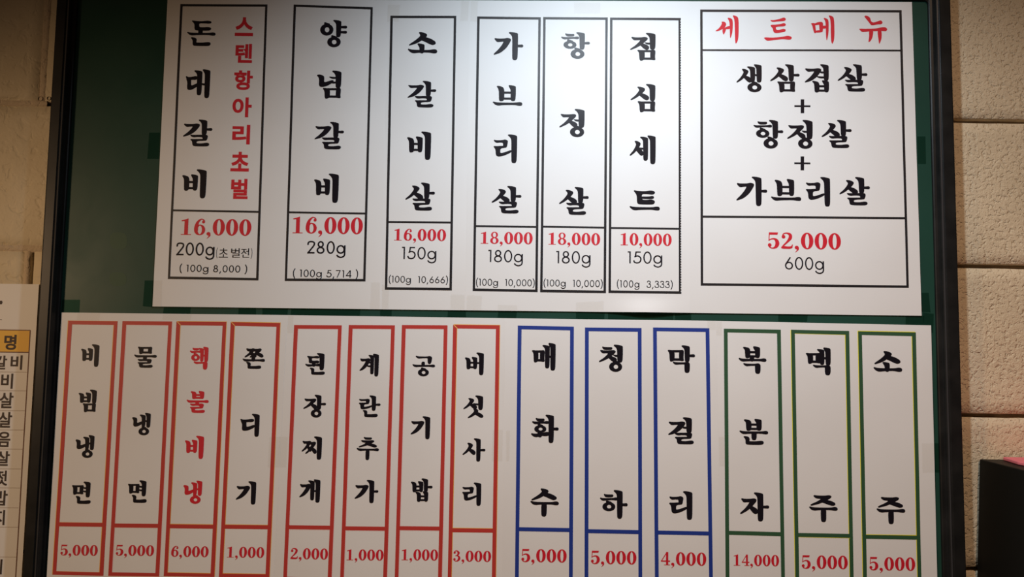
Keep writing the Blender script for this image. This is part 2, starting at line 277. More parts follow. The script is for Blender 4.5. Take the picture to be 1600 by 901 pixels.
# ---------------------------------------------------------------- materials
def mat(name, base, rough=.6, spec=.5, build=None, coat=0):
    m = bpy.data.materials.new(name); m.use_nodes = True
    b = m.node_tree.nodes['Principled BSDF']
    b.inputs['Base Color'].default_value = (*base, 1); b.inputs['Roughness'].default_value = rough
    b.inputs['Specular IOR Level'].default_value = spec
    b.inputs['Coat Weight'].default_value = coat; b.inputs['Coat Roughness'].default_value = .15
    if build: build(m.node_tree, b)
    return m
def nd(t, k, **kw):
    n = t.nodes.new(k)
    for a, v in kw.items():
        if a in n.inputs.keys(): n.inputs[a].default_value = v
        else: setattr(n, a, v)
    return n
def objco(t):
    return nd(t, 'ShaderNodeTexCoord').outputs['Object']
def ramp(t, src, stops):
    r = nd(t, 'ShaderNodeValToRGB'); t.links.new(src, r.inputs[0])
    e = r.color_ramp.elements
    while len(e) < len(stops): e.new(.5)
    for k, (p, c) in enumerate(stops):
        e[k].position = p; e[k].color = (*c, 1) if len(c) == 3 else c
    return r.outputs['Color']
def block_nodes(amount, scale, c0, c1):
    def f(t, b):
        co = objco(t)
        n1 = nd(t, 'ShaderNodeTexNoise', Scale=scale, Detail=2.0, Roughness=.55, Distortion=.5)
        n2 = nd(t, 'ShaderNodeTexNoise', Scale=scale * 4.2, Detail=2.0, Roughness=.5)
        n3 = nd(t, 'ShaderNodeTexNoise', Scale=9.0, Detail=3.0)
        for n in (n1, n2, n3): t.links.new(co, n.inputs['Vector'])
        h = ramp(t, n1.outputs[0], [(.34, (0, 0, 0)), (.44, (.7, .7, .7)), (.60, (.8,) * 3), (.68, (1, 1, 1))])
        h2 = ramp(t, n2.outputs[0], [(.3, (0, 0, 0)), (.6, (1, 1, 1))])
        mx = nd(t, 'ShaderNodeMath', operation='MULTIPLY_ADD'); t.links.new(h2, mx.inputs[0]); mx.inputs[1].default_value = .10; t.links.new(h, mx.inputs[2])
        bp = nd(t, 'ShaderNodeBump', Strength=amount, Distance=.0032); t.links.new(mx.outputs[0], bp.inputs['Height'])
        t.links.new(bp.outputs[0], b.inputs['Normal'])
        t.links.new(ramp(t, n3.outputs[0], [(.35, c0), (.65, c1)]), b.inputs['Base Color'])
    return f
M = {}
M['block'] = mat('painted_block', (.62, .50, .36), .72, .3, block_nodes(.6, 170, (.62, .51, .35), (.68, .56, .39)))
M['smooth_block'] = mat('smooth_painted_block', (.62, .50, .36), .6, .35, block_nodes(.3, 60, (.58, .49, .33), (.65, .56, .40)))
M['mortar'] = mat('painted_mortar', (.55, .44, .31), .8, .2, block_nodes(.4, 120, (.5, .40, .28), (.60, .49, .35)))
M['joint'] = mat('recessed_joint', (.24, .18, .12), .85, .1)
M['dark_joint'] = mat('open_joint', (.16, .12, .08), .9, .1)
def green_nodes(t, b):
    co = objco(t)
    n = nd(t, 'ShaderNodeTexNoise', Scale=6.0, Detail=4.0); t.links.new(co, n.inputs['Vector'])
    t.links.new(ramp(t, n.outputs[0], [(.3, (.014, .050, .036)), (.7, (.018, .064, .046))]), b.inputs['Base Color'])
    n2 = nd(t, 'ShaderNodeTexNoise', Scale=14.0, Detail=5.0, Distortion=.8); t.links.new(co, n2.inputs['Vector'])
    t.links.new(ramp(t, n2.outputs[0], [(.35, (.36,) * 3), (.7, (.46,) * 3)]), b.inputs['Roughness'])
M['green'] = mat('chalkboard_green', (.015, .07, .045), .45, .2, green_nodes)
def frame_nodes(t, b):
    n = nd(t, 'ShaderNodeTexNoise', Scale=30.0, Detail=6.0); t.links.new(objco(t), n.inputs['Vector'])
    t.links.new(ramp(t, n.outputs[0], [(.35, (.009, .009, .009)), (.75, (.020, .019, .018))]), b.inputs['Base Color'])
M['frame'] = mat('black_frame', (.013, .013, .013), .38, .2, frame_nodes)
M['ridge'] = mat('lit_black_ridge', (.045, .045, .048), .32, .6)  # greyish highlight along the frame's ridge, put into its base colour
def paper_nodes(t, b):
    co = objco(t)
    n = nd(t, 'ShaderNodeTexNoise', Scale=420.0, Detail=2.0); t.links.new(co, n.inputs['Vector'])
    bp = nd(t, 'ShaderNodeBump', Strength=.08, Distance=.0004); t.links.new(n.outputs[0], bp.inputs['Height'])
    t.links.new(bp.outputs[0], b.inputs['Normal'])
    n2 = nd(t, 'ShaderNodeTexNoise', Scale=5.0, Detail=3.0); t.links.new(co, n2.inputs['Vector'])
    t.links.new(ramp(t, n2.outputs[0], [(.3, (.74, .73, .72)), (.7, (.79, .785, .78))]), b.inputs['Base Color'])
M['paper'] = mat('white_paper', (.78, .77, .76), .55, .35, paper_nodes)
M['ink'] = mat('black_ink', (.010, .008, .012), .38, .15)
M['line'] = mat('black_rule', (.016, .014, .016), .45, .3)
M['red'] = mat('red_ink', (.60, .012, .028), .5, .4)
M['redline'] = mat('red_rule', (.50, .042, .034), .5, .4)
M['blueline'] = mat('blue_rule', (.014, .040, .27), .5, .4)
M['greenline'] = mat('green_rule', (.030, .090, .042), .5, .4)
M['yellow'] = mat('yellow_misprint', (.85, .78, .05), .5, .4)
M['orange'] = mat('orange_misprint', (.85, .50, .12), .5, .4)
M['pinkline'] = mat('pale_fringe', (.84, .62, .62), .5, .4)
M['header'] = mat('amber_cell', (.80, .47, .05), .55, .4)
M['brown'] = mat('brown_rule', (.16, .075, .05), .6, .3)
M['grey_rule'] = mat('grey_rule', (.42, .36, .32), .6, .3)
M['tabletext'] = mat('dark_brown_text', (.05, .035, .03), .6, .3)
M['black_box'] = mat('matt_black_paint', (.006, .006, .005), .5, .12)
M['pink'] = mat('pink_card', (.78, .19, .22), .65, .3)
def tape_mat(name, tint, alpha, rough):
    m = bpy.data.materials.new(name); m.use_nodes = True; t = m.node_tree; t.nodes.clear()
    o = nd(t, 'ShaderNodeOutputMaterial'); mx = nd(t, 'ShaderNodeMixShader'); tr = nd(t, 'ShaderNodeBsdfTransparent'); p_ = nd(t, 'ShaderNodeBsdfPrincipled')
    tr.inputs[0].default_value = (*tint, 1); p_.inputs['Base Color'].default_value = (.55, .5, .42, 1); p_.inputs['Roughness'].default_value = rough
    mx.inputs[0].default_value = alpha
    t.links.new(tr.outputs[0], mx.inputs[1]); t.links.new(p_.outputs[0], mx.inputs[2]); t.links.new(mx.outputs[0], o.inputs[0])
    return m
M['tape'] = tape_mat('clear_tape', (.975, .97, .96), .02, .2)
M['board_tape'] = tape_mat('clear_tape_on_green', (.46, .68, .62), .006, .3)
M['glue'] = mat('dull_glue_mark', (.030, .072, .042), .45, .2)
# ---------------------------------------------------------------- object helpers
def link(name, verts, faces, m, org=(0, 0, 0), parent=None, mats=None, idx=None, smooth=False):
    me = bpy.data.meshes.new(name)
    me.from_pydata([(v[0] - org[0], v[1] - org[1], v[2] - org[2]) for v in verts], [], faces)
    for q in (mats or [m]): me.materials.append(q)
    if idx: me.polygons.foreach_set('material_index', idx)
    if smooth: me.polygons.foreach_set('use_smooth', [True] * len(faces))
    me.update()
    o = bpy.data.objects.new(name, me); col.objects.link(o)
    if parent: o.parent = parent
    else: o.location = org
    return o
def tag(o, label=None, cat=None, group=None, kind=None):
    for k, v in (('label', label), ('category', cat), ('group', group), ('kind', kind)):
        if v: o[k] = v
    return o
def extrude(prof, a, b, axis):
    """a closed profile swept from a to b; axis 'z': prof (x, y); axis 'x': prof (z, y)"""
    n = len(prof); V = []
    for s in (a, b):
        for k, (u, y) in enumerate(prof):
            e = s(u) if callable(s) else s
            V.append((u, y, e) if axis == 'z' else (e, y, u))
    F = [[k, (k + 1) % n, n + (k + 1) % n, n + k] for k in range(n)] + [list(range(n))[::-1], list(range(n, 2 * n))]
    return V, F
def fix(o):
    bm = bmesh.new(); bm.from_mesh(o.data); bmesh.ops.recalc_face_normals(bm, faces=bm.faces); bm.to_mesh(o.data); bm.free()
    return o
# ---------------------------------------------------------------- the wall of painted concrete blocks
SLOPE = -.0035
def course(k): return .3195 - .205 * k
wall = tag(link('wall_back', [(-1.75, .012, -1.12), (1.75, .012, -1.12), (1.75, .012, 1.16), (-1.75, .012, 1.16), (-1.75, .19, -1.12), (1.75, .19, -1.12), (1.75, .19, 1.16), (-1.75, .19, 1.16)],
    [(0, 1, 2, 3), (1, 5, 6, 2), (5, 4, 7, 6), (4, 0, 3, 7), (3, 2, 6, 7), (4, 5, 1, 0)], M['joint']), 'cream painted wall of large concrete blocks behind the menu board', kind='structure')
def edge(i, n, a, b):      # grid lines: a narrow rounded arris, then even steps
    if i == 0: return a
    if i == n: return b
    if i == 1: return a + .0012
    if i == n - 1: return b - .0012
    return a + .0012 + (b - a - .0024) * (i - 1) / (n - 2)
def block(x0, x1, z0, z1, m):
    nx, nz = 26, 14; V = []; F = []
    sd = random.uniform(0, 99)
    for j in range(nz + 1):
        for i in range(nx + 1):
            u, v = i / nx, j / nz
            x, z = edge(i, nx, x0, x1), edge(j, nz, z0, z1)
            e = min(x - x0, x1 - x, z - z0, z1 - z)
            y = -.0012 * noise.noise(Vector((x * 22 + sd, z * 22, 3))) * (1 if e > .0008 else 0)
            if e < .0008:
                y = .0016
                x += .0009 * noise.noise(Vector((x * 60, z * 60, sd))); z += .0011 * noise.noise(Vector((x * 60, z * 60, sd + 9)))
            V.append((x, y, z + SLOPE * x))
    W = nx + 1
    for j in range(nz):
        for i in range(nx): F.append((j * W + i, j * W + i + 1, (j + 1) * W + i + 1, (j + 1) * W + i))
    n = len(V); rim = [i for i in range(W)] + [j * W + nx for j in range(1, nz + 1)] + [nz * W + i for i in range(nx - 1, -1, -1)] + [j * W for j in range(nz - 1, 0, -1)]
    for r_ in rim: V.append((V[r_][0], .0125, V[r_][2]))
    for k in range(len(rim)): F.append((rim[k], rim[(k + 1) % len(rim)], n + (k + 1) % len(rim), n + k)[::-1])
    return link('concrete_block', V, F, m, parent=wall, smooth=True)
GAP = .0058
for k in range(-3, 6):
    zt, zb = course(k), course(k + 1)
    # upright joints: one stands at x = -.6655 in the course above the topmost bed joint in view
    sh = -.6655 if k % 2 else -.6655 + .2
    xs = [sh + .4 * i for i in range(-3, 6)]
    for a, b in zip(xs, xs[1:]):
        if b < -1.35 or a > 1.35: continue
        block(max(a, -1.74) + GAP / 2, b - GAP / 2, zb + GAP / 2, zt - GAP / 2, M['smooth_block'] if (a + b) / 2 < -.45 else M['block'])
# flush mortar smeared over the joints left of the board
def smear(pts, wid, name='mortar_smear'):
    V = []; F = []
    n = 40
    for i in range(n + 1):
        t = i / n; x = pts[0][0] + (pts[1][0] - pts[0][0]) * t; z = pts[0][1] + (pts[1][1] - pts[0][1]) * t
        dx, dz = pts[1][0] - pts[0][0], pts[1][1] - pts[0][1]; d = math.hypot(dx, dz); nx, nz = -dz / d, dx / d
        for j, (o_, y) in enumerate(((-1, .002), (-.55, -.0010), (0, -.0002), (.5, -.0012), (1, .002))):
            q = o_ * wid * .5 * (1 + .35 * noise.noise(Vector((x * 45, z * 45, j))))
            V.append((x + nx * q, y + .0006 * noise.noise(Vector((x * 150, z * 150, j * 4))), z + nz * q))
    for i in range(n):
        for j in range(4): F.append((i * 5 + j, (i + 1) * 5 + j, (i + 1) * 5 + j + 1, i * 5 + j + 1))
    return fix(link(name, V, F, M['mortar'], parent=wall, smooth=True))
for yy in (162, 388):
    a, b = at(-60, yy - 3, 0), at(76, yy, 0)
    smear([(a.x, a.z), (b.x - .002, b.z)], .011)
a, b = at(76, -20, 0), at(66, 158, 0); smear([(a.x, a.z), (b.x, b.z)], .013)
a, b = at(43, 392, 0), at(36, 500, 0); smear([(a.x, a.z), (b.x, b.z)], .010)
for q in ((63, 154, .0032), (76, 153.5, .0026)):
    c = at(q[0], q[1], -.0015); n = 14
    V = [(c.x + q[2] * cos(2 * PI * i / n) * (1 + .2 * noise.noise(Vector((i, q[0], 0)))), -.0016, c.z + q[2] * sin(2 * PI * i / n)) for i in range(n)] + \
        [(c.x + q[2] * .7 * cos(2 * PI * i / n), .004, c.z + q[2] * .7 * sin(2 * PI * i / n)) for i in range(n)]
    fix(link('anchor_hole', V, [(i, (i + 1) % n, n + (i + 1) % n, n + i) for i in range(n)] + [list(range(n, 2 * n))], M['dark_joint'], parent=wall))
# ---------------------------------------------------------------- the green board in its black frame
XL, XR, ZB, ZT = -.6335, .5997, -.438, .5068
RW = .0262
YP = -.0176
org = ((XL + XR) / 2, 0, ZB)
board = bpy.data.objects.new('menu_board', None); col.objects.link(board); board.location = org; board.empty_display_size = .05
tag(board, 'large dark green chalkboard in a black frame hung on the block wall', 'board')
def bpart(name, V, F, m): return fix(link(name, V, F, m, org=org, parent=board))
def boxm(x0, x1, y0, y1, z0, z1):
    return [(x, y, z) for x in (x0, x1) for y in (y0, y1) for z in (z0, z1)], [(0, 1, 3, 2), (4, 6, 7, 5), (0, 4, 5, 1), (2, 3, 7, 6), (0, 2, 6, 4), (1, 5, 7, 3)]
V, F = boxm(XL + .01, XR - .01, YP, -.008, ZB + .01, ZT - .01)
bpart('writing_panel', V, F, M['green'])
def rail_profile(s):      # distance inward from the outer edge, depth
    P = [(0, -.0005), (0, -.0275), (.0012, -.0295), (.0030, -.0300), (.0155, -.0300), (.0163, -.0286), (.0170, -.0280), (.0176, -.0290), (.0186, -.0296), (.0200, -.0294), (.0208, -.0282), (.0213, -.0250), (.0222, -.0222), (.0250, -.0215), (.0262, -.0205), (.0262, -.0165), (.0262, -.0005)]
    return P
P = rail_profile(0)
cut = .004
def rail(side):
    if side in 'LR':
        x = (lambda d: XL + d * .885) if side == 'L' else (lambda d: XR - d)
        V, F = extrude([(x(d), y) for d, y in P], lambda u: ZB + min(u - XL, XR - u), lambda u: ZT - min(u - XL, XR - u), 'z')
    else:
        z = (lambda d: ZT - d) if side == 'T' else (lambda d: ZB + d)
        V, F = extrude([(z(d), y) for d, y in P], lambda u: XL + min(u - ZB, ZT - u), lambda u: XR - min(u - ZB, ZT - u), 'x')
    o = bpart('frame_rail', V, F, M['frame'])
    o.data.materials.append(M['ridge'])
    for pl in o.data.polygons:      # the raised bead, its highlight painted as a lighter black
        c = pl.center + Vector(org)
        d = {'L': (c.x - XL) / .885, 'R': XR - c.x, 'T': ZT - c.z, 'B': c.z - ZB}[side]
        if len(pl.vertices) == 4 and .0172 < d < .0202 and c.y < -.028: pl.material_index = 1
    return o
for s in 'LRTB': rail(s)
for sx, sz in ((-1, 1), (1, 1), (-1, -1), (1, -1)):       # rounded corner inserts
    cx = XL + .012 if sx < 0 else XR - .012; cz = ZT - .012 if sz > 0 else ZB + .012
    ix, iz = (XL + RW * .885 if sx < 0 else XR - RW), (ZT - RW if sz > 0 else ZB + RW)
    pts = [(ix + sx * .002, iz + sz * .002)]; rr = .0055
    ax, az = ix - sx * rr, iz - sz * rr
    arc = [(ax + sx * rr * sin(t * PI / 2 / 6), az + sz * rr * cos(t * PI / 2 / 6)) for t in range(7)]
    poly = [(ix + sx * .0005, iz + sz * .0005)] + arc
    n = len(poly)
    V = [(x, -.0206, z) for x, z in poly] + [(x, -.010, z) for x, z in poly]
    bpart('corner_fillet', V, [list(range(n)), list(range(n, 2 * n))[::-1]] + [(k, (k + 1) % n, n + (k + 1) % n, n + k) for k in range(n)], M['frame'])
def bquad(name, q, Y, m, th=.00012, **kw):
    P = [at(x, y, Y) for x, y in q]
    V = [tuple(p) for p in P] + [(p.x, p.y + th, p.z) for p in P]
    return V, [(0, 1, 2, 3), (7, 6, 5, 4), (0, 4, 5, 1), (1, 5, 6, 2), (2, 6, 7, 3), (3, 7, 4, 0)]
# strips of clear tape stuck on the green
for q in ([(233, 207), (250, 207), (248, 248), (230, 248)], [(97, 468), (125, 468), (124, 488), (96, 488)], [(226, 438), (242, 438), (240, 480), (223, 478)],
          [(256, 480), (298, 480), (297, 492), (254, 492)], [(373, 481), (400, 481), (400, 494), (372, 493)], [(410, 480), (450, 481), (449, 494), (410, 494)], [(455, 482), (563, 483), (562, 495), (454, 495)],
          [(594, 483), (612, 483), (612, 496), (594, 496)], [(700, 484), (728, 484), (728, 497), (699, 497)], [(779, 485), (808, 486), (806, 499), (777, 498)], [(900, 487), (945, 488), (944, 500), (900, 500)],
          [(950, 488), (1052, 489), (1052, 501), (950, 500)], [(1055, 488), (1080, 489), (1080, 501), (1054, 501)], [(1216, 490), (1262, 491), (1261, 503), (1216, 502)], [(1415, 492), (1444, 493), (1443, 508), (1415, 507)],
          [(1433, 213), (1446, 213), (1447, 256), (1434, 256)], [(1438, 457), (1451, 457), (1454, 488), (1440, 487)], [(1442, 488), (1459, 490), (1458, 520), (1444, 519)], [(1456, 692), (1469, 692), (1468, 738), (1457, 738)]):
    V, F = bquad('t', q, YP - .0002, None); V, F = V[:4], F[:1]
    tag(bpart('tape_strip', V, F, M['board_tape']), 'clear tape strip')
for (cx, cy, hw, hh) in ((185, 376, 14, 14), (184, 436, 14, 11)):      # old glue marks
    q = chaikin([(cx - hw, cy - hh), (cx + hw, cy - hh * .9), (cx + hw * .95, cy + hh), (cx - hw * .9, cy + hh * .95)], 2)
    V = [tuple(at(x, y, YP - .00008)) for x, y in q]
    bpart('glue_mark', V, [list(range(len(V)))], M['glue'])
# ---------------------------------------------------------------- paper sheets and what is printed on them
YS = -.0194
def bump(x, z, S):
    y = -abs(0) + .0007 * noise.noise(Vector((x * 7 + S['seed'], z * 7, 1.3)))
    for (cx, cz, rx, rz, h) in S.get('lift', ()):
        y += -h * math.exp(-((x - cx) / rx) ** 2 - ((z - cz) / rz) ** 2)
    return y - abs(S['dy'])
def on(S, x, z, off): return (x, YS + bump(x, z, S) - off, z)
def sheet(q, seed, dy, label, lift=(), group=None):
    P = [at(x, y, YS) for x, y in q]          # tl, tr, br, bl
    S = {'seed': 5, 'dy': dy, 'lift': lift}
    nx, nz = 40, 56; V = []; F = []
    for j in range(nz + 1):
        for i in range(nx + 1):
            u, v = i / nx, j / nz
            c = P[0] * (1 - u) * (1 - v) + P[1] * u * (1 - v) + P[2] * u * v + P[3] * (1 - u) * v
            V.append(on(S, c.x, c.z, 0))
    W = nx + 1
    for j in range(nz):
        for i in range(nx): F.append((j * W + i, (j + 1) * W + i, (j + 1) * W + i + 1, j * W + i + 1))
    rim = [i for i in range(W)] + [j * W + nx for j in range(1, nz + 1)] + [nz * W + i for i in range(nx - 1, -1, -1)] + [j * W for j in range(nz - 1, 0, -1)]
    L = len(rim); n = len(V)
    for r_ in rim: V.append(V[r_])
    for r_ in rim: V.append((V[r_][0], V[r_][1] + .00030, V[r_][2]))
    for k in range(L): F.append((n + k, n + (k + 1) % L, n + L + (k + 1) % L, n + L + k))
    S['org'] = tuple((P[2] + P[3]) / 2)
    S['obj'] = link('menu_sheet', V, F, M['paper'], org=S['org'], smooth=True)
    tag(S['obj'], label, 'menu', group)
    return S
def prn(S, name, polys, m, parent, off=.00018, label=None):
    """printed shapes: polygons in wall coordinates (x, z) laid on the sheet"""
    V = []; F = []
    for i, p in enumerate(polys):
        b = len(V); V += [on(S, x, z, off + 8e-7 * (i % 90)) for x, z in p]; F.append(list(range(b, b + len(p))))
    me_o = link(name, V, F, m, org=S['org'], parent=parent)
    bm = bmesh.new(); bm.from_mesh(me_o.data)
    bmesh.ops.triangulate(bm, faces=[f for f in bm.faces if len(f.verts) > 4])
    for f in bm.faces:
        f.normal_update()
        if f.normal.y > 0: f.normal_flip()
    bm.to_mesh(me_o.data); bm.free()
    if label: me_o['label'] = label
    return me_o
def strip(a, b, c, d, n=14):
    """quad a b c d (a-b one long edge, d-c the other) cut along its length"""
    out = []
    L = lambda p, q, t: (p[0] + (q[0] - p[0]) * t, p[1] + (q[1] - p[1]) * t)
    for k in range(n):
        t0, t1 = k / n, (k + 1) / n
        out.append([L(a, b, t0), L(a, b, t1), L(d, c, t1), L(d, c, t0)])
    return out
def pxz(x, y): p = at(x, y, YS); return (p.x, p.z)
def frame_polys(q, t, bars=(), tb=None):
    """outline of thickness t (photo pixels) inside the four outer corners tl tr br bl, plus cross bars"""
    tl, tr, br, bl = q; tb = tb or t
    I = [(tl[0] + t, tl[1] + t), (tr[0] - t, tr[1] + t), (br[0] - t, br[1] - tb), (bl[0] + t, bl[1] - tb)]
    O = [pxz(*p) for p in q]; N = [pxz(*p) for p in I]
    out = []
    for k in range(4): out += strip(O[k], O[(k + 1) % 4], N[(k + 1) % 4], N[k])
    for (y0, y1, th) in bars:     # y at the left and right end, thickness
        def X(e0, e1, y): return e0[0] + (e1[0] - e0[0]) * (y - e0[1]) / (e1[1] - e0[1])
        xa, xb = X(tl, bl, y0) + t * .6, X(tr, br, y1) - t * .6
        out += strip(pxz(xa, y0), pxz(xb, y1), pxz(xb, y1 + th), pxz(xa, y0 + th))
    return out
def place(polys, x0, y0, x1, y1, vert=None, lean=True):
    """fit outlines (y down) into the photo box, upright on the sheet; vert=(top, bottom) fixes the height scale"""
    xs = [p[0] for q in polys for p in q]; ys = [p[1] for q in polys for p in q]
    ax, bx = min(xs), max(xs); ay, by = vert or (min(ys), max(ys))
    c = pxz((x0 + x1) / 2, (y0 + y1) / 2); xm = (x0 + x1) / 2; ym = (y0 + y1) / 2
    wpx, hpx = x1 - x0, y1 - y0
    ln = abs(-.06 + (xm - 60) * .000061)
    if lean: k = 1 - ln * .015; w_ = (wpx - ln * hpx) / k; h_ = (hpx - .015 * wpx) / k
    else: w_, h_ = wpx, hpx
    e = pxz(xm + 10, ym + .148); g = pxz(xm, ym + 10)
    sx = math.hypot(e[0] - c[0], e[1] - c[1]) / 10; sz = abs(g[1] - c[1]) / 10
    W, H = w_ * sx, h_ * sz
    return [[(c[0] + ((u - ax) / (bx - ax) - .5) * W, c[1] - ((v - ay) / (by - ay) - .5) * H) for u, v in q] for q in polys]
# plain gothic letters: the Hangul of Blender's own built-in font
_noto = {}
def noto(ch, bold):
    key = (ch, bold)
    if key not in _noto:
        cu = bpy.data.curves.new('letter', 'FONT'); cu.body = ch; cu.size = 100; cu.offset = bold; cu.resolution_u = 4
        o = bpy.data.objects.new('letter', cu); col.objects.link(o)
        bpy.context.view_layer.update()
        ev = o.evaluated_get(bpy.context.evaluated_depsgraph_get()); me = ev.to_mesh()
        _noto[key] = [[(me.vertices[v].co.x, -me.vertices[v].co.y) for v in pl.vertices] for pl in me.polygons]
        ev.to_mesh_clear(); bpy.data.objects.remove(o); bpy.data.curves.remove(cu)
    return _noto[key]
def word(S, border, items, ink='ink', name='lettering', label=None, fn=hangul):
    for ch, x0, y0, x1, y1 in items: prn(S, 'letter', place(fn(ch), x0, y0, x1, y1), M[ink], border, label=label.split(' lettering')[0] + ' letter ' + ch)
def price(S, border, s, x0, y0, x1, y1):   # y0, y1: top and foot of the numerals
    return prn(S, 'price', place(serif_line(s), x0, y0, x1, y1, vert=(0, 100), lean=False), M['red'], border, label='red price ' + s)
def small(S, border, s, x0, y0, x1, y1, w=11.5, nm='weight', track=0):
    return prn(S, nm, place(thin_line(s, w, track), x0, y0, x1, y1, vert=(0, 100), lean=False), M['ink'], border, label='thin black print ' + s.replace(' ', ' '))
def tape(S, q):
    P = [pxz(*p) for p in q]
    V = [on(S, x, z, .0004) for x, z in P]
    o = fix(link('tape_strip', V, [(0, 3, 2, 1)], M['tape'], org=S['org'], parent=S['obj']))
    return o
lf = at(1010, 487, YS)
T1 = sheet([(262, -2), (605, 0), (596, 483), (238.5, 478.5)], 1, .0002, 'upper left menu sheet, white, with a column of red lettering beside the black')
T2 = sheet([(605, 0), (736, .5), (728, 484.5), (596, 483)], 12, .0001, 'narrow white menu sheet in the upper row, with a single dish column 소갈비살')
T3 = sheet([(734, .5), (1078, 2), (1078, 488.5), (727, 484.5)], 23, .0002, 'white menu sheet in the upper row with three black-ruled columns side by side', lift=[(lf.x, lf.z, .036, .012, .0045)])
T4 = sheet([(1077, 2), (1425, 3), (1440, 493), (1077, 488.5)], 34, .0001, 'upper right white menu sheet with one wide box under a red heading')
B1 = sheet([(96, 488), (449, 492), (424, 985), (68.5, 985)], 45, .0002, 'lower left white menu sheet, four red-ruled columns, the third lettered in red')
B2 = sheet([(448, 492), (791, 497), (784, 985), (423, 985)], 56, .0001, 'lower row white menu sheet, four red-ruled columns all lettered in black')
B3 = sheet([(790, 497), (1119, 501), (1126.5, 990), (783, 985)], 67, .0002, 'white menu sheet in the lower row with three blue-ruled columns')
B4 = sheet([(1118, 501), (1454.6, 508), (1466.5, 990), (1125, 990)], 78, .0001, 'white menu sheet at the lower right with three green-ruled columns')
def column(S, q, t, bars, m, tb=None, fringe=None):
    if t < 4: t += .8; tb += .7
    if fringe:
        fm, dx, dy = fringe
        f = prn(S, 'border_fringe', frame_polys([(x + dx, y + dy) for x, y in q], t, [(a + dy, b + dy, c) for a, b, c in bars], tb), M[fm], S['obj'], off=.00008, label={'yellow': 'thin yellow misprinted edge', 'orange': 'thin orange misprinted edge', 'pinkline': 'thin pale pink misprinted edge'}[fm])
    o = prn(S, 'column_border', frame_polys(q, t, bars, tb), M[m], S['obj'], off=.00012)
    return o
# upper row ------------------------------------------------------
b = column(T1, [(282, 6.4), (418, 7), (404, 438), (262.5, 435.7)], 2.8, [(327, 329.5, 3)], 'line', 3.2)
word(T1, b, [('돈', 291.8, 32, 338, 72.5), ('대', 289.3, 108, 329.4, 153.7), ('갈', 285.4, 186.4, 332.7, 229), ('비', 283.4, 264, 323.5, 310)], label='bold black lettering 돈대갈비')
word(T1, b, [('스', 367, 26.8, 396.5, 56.7), ('텐', 367.6, 68.4, 395, 98.5), ('항', 365.4, 110, 395.7, 141), ('아', 362.8, 152, 394, 183.3), ('리', 362.5, 194.5, 391.4, 225.7), ('초', 360, 236.8, 390, 268), ('벌', 360.5, 279, 388, 311)],
     ink='red', label='heavy red plain lettering 스텐항아리초벌', fn=lambda c: noto(c, 3.3))
price(T1, b, '16,000', 283.4, 342, 393, 367.6)
small(T1, b, '200g', 275.7, 379, 335.7, 399)
P = []
for ch, x0, x1 in (('초', 342, 357), ('벌', 361, 375.5), ('전', 376.5, 390)): P += place(noto(ch, .3), x0, 387.6, x1, 402.4)
P += place(thin('(', 8)[0], 338, 386.5, 340.6, 403.5); P += place(thin(')', 8)[0], 392, 387.5, 394.8, 404)
prn(T1, 'note', P, M['ink'], b, label='thin black print (초벌전)')
small(T1, b, '( 100g 8,000 )', 281, 414, 386.5, 425, 11.5, 'unit_price', 2)
b = column(T1, [(459, 7.3), (582.6, 11.3), (571, 439.5), (445, 438.8)], 2.8, [(330, 332, 3)], 'line', 3.2)
word(T1, b, [('양', 499.6, 31, 543, 74.5), ('념', 494.5, 110, 534, 154.7), ('갈', 491, 190, 538, 233.5), ('비', 489.7, 270.5, 529.8, 317)], label='bold black lettering 양념갈비')
price(T1, b, '16,000', 457.5, 339, 567, 365)
small(T1, b, '280g', 480, 376.5, 540, 396.2)
small(T1, b, '( 100g 5,714 )', 457.8, 421.5, 559.5, 433, 11.5, 'unit_price', 2)
b = column(T2, [(610, 24.5), (713, 25), (706, 453.6), (601.3, 452.5)], 3, [(345, 346, 3)], 'line', 3.4)
word(T2, b, [('소', 637.3, 49.8, 684, 84), ('갈', 636.5, 126, 682, 168.3), ('비', 635.4, 205, 674, 250), ('살', 632.8, 284.7, 680, 329.2)], label='bold black lettering 소갈비살')
price(T2, b, '16,000', 616, 357.5, 697, 376)
small(T2, b, '150g', 628, 385.7, 681.8, 404.8, 10)
small(T2, b, '(100g  10,666)', 607.4, 431.2, 700, 441.8, 10.8, 'unit_price')
b = column(T3, [(745.7, 26), (845, 27), (840, 456.3), (738.5, 454.4)], 3, [(351.5, 353, 3)], 'line', 3.4)
word(T3, b, [('가', 771.3, 49.8, 818, 94.6), ('브', 770, 132.7, 816.6, 165.7), ('리', 770.8, 209.6, 808.3, 255), ('살', 767.8, 290, 815, 333.7)], label='bold black lettering 가브리살')
price(T3, b, '18,000', 751.3, 362.3, 832.3, 381)
small(T3, b, '180g', 763, 390.5, 817, 409.5, 10)
small(T3, b, '(100g  10,000)', 743.8, 435.8, 835.6, 446.6, 10.8, 'unit_price')
b = column(T3, [(848.8, 26.6), (949.7, 27.2), (946.8, 457.8), (843.9, 456.4)], 3, [(352.5, 354, 3)], 'line', 3.4)
word(T3, b, [('항', 876.5, 49.8, 921.8, 92.4), ('정', 873.8, 170, 913.5, 214.7), ('살', 873.3, 291.6, 920, 336)], label='bold black lettering 항정살')
price(T3, b, '18,000', 857, 363.7, 937.7, 382.5)
small(T3, b, '180g', 868.9, 392.2, 922.7, 411.5, 10)
small(T3, b, '(100g  10,000)', 849.3, 437, 941.8, 447.8, 10.8, 'unit_price')
b = column(T3, [(953.2, 27.4), (1063.8, 28.2), (1064.5, 459), (950.7, 457.5)], 3, [(354.5, 355.8, 3)], 'line', 3.4)
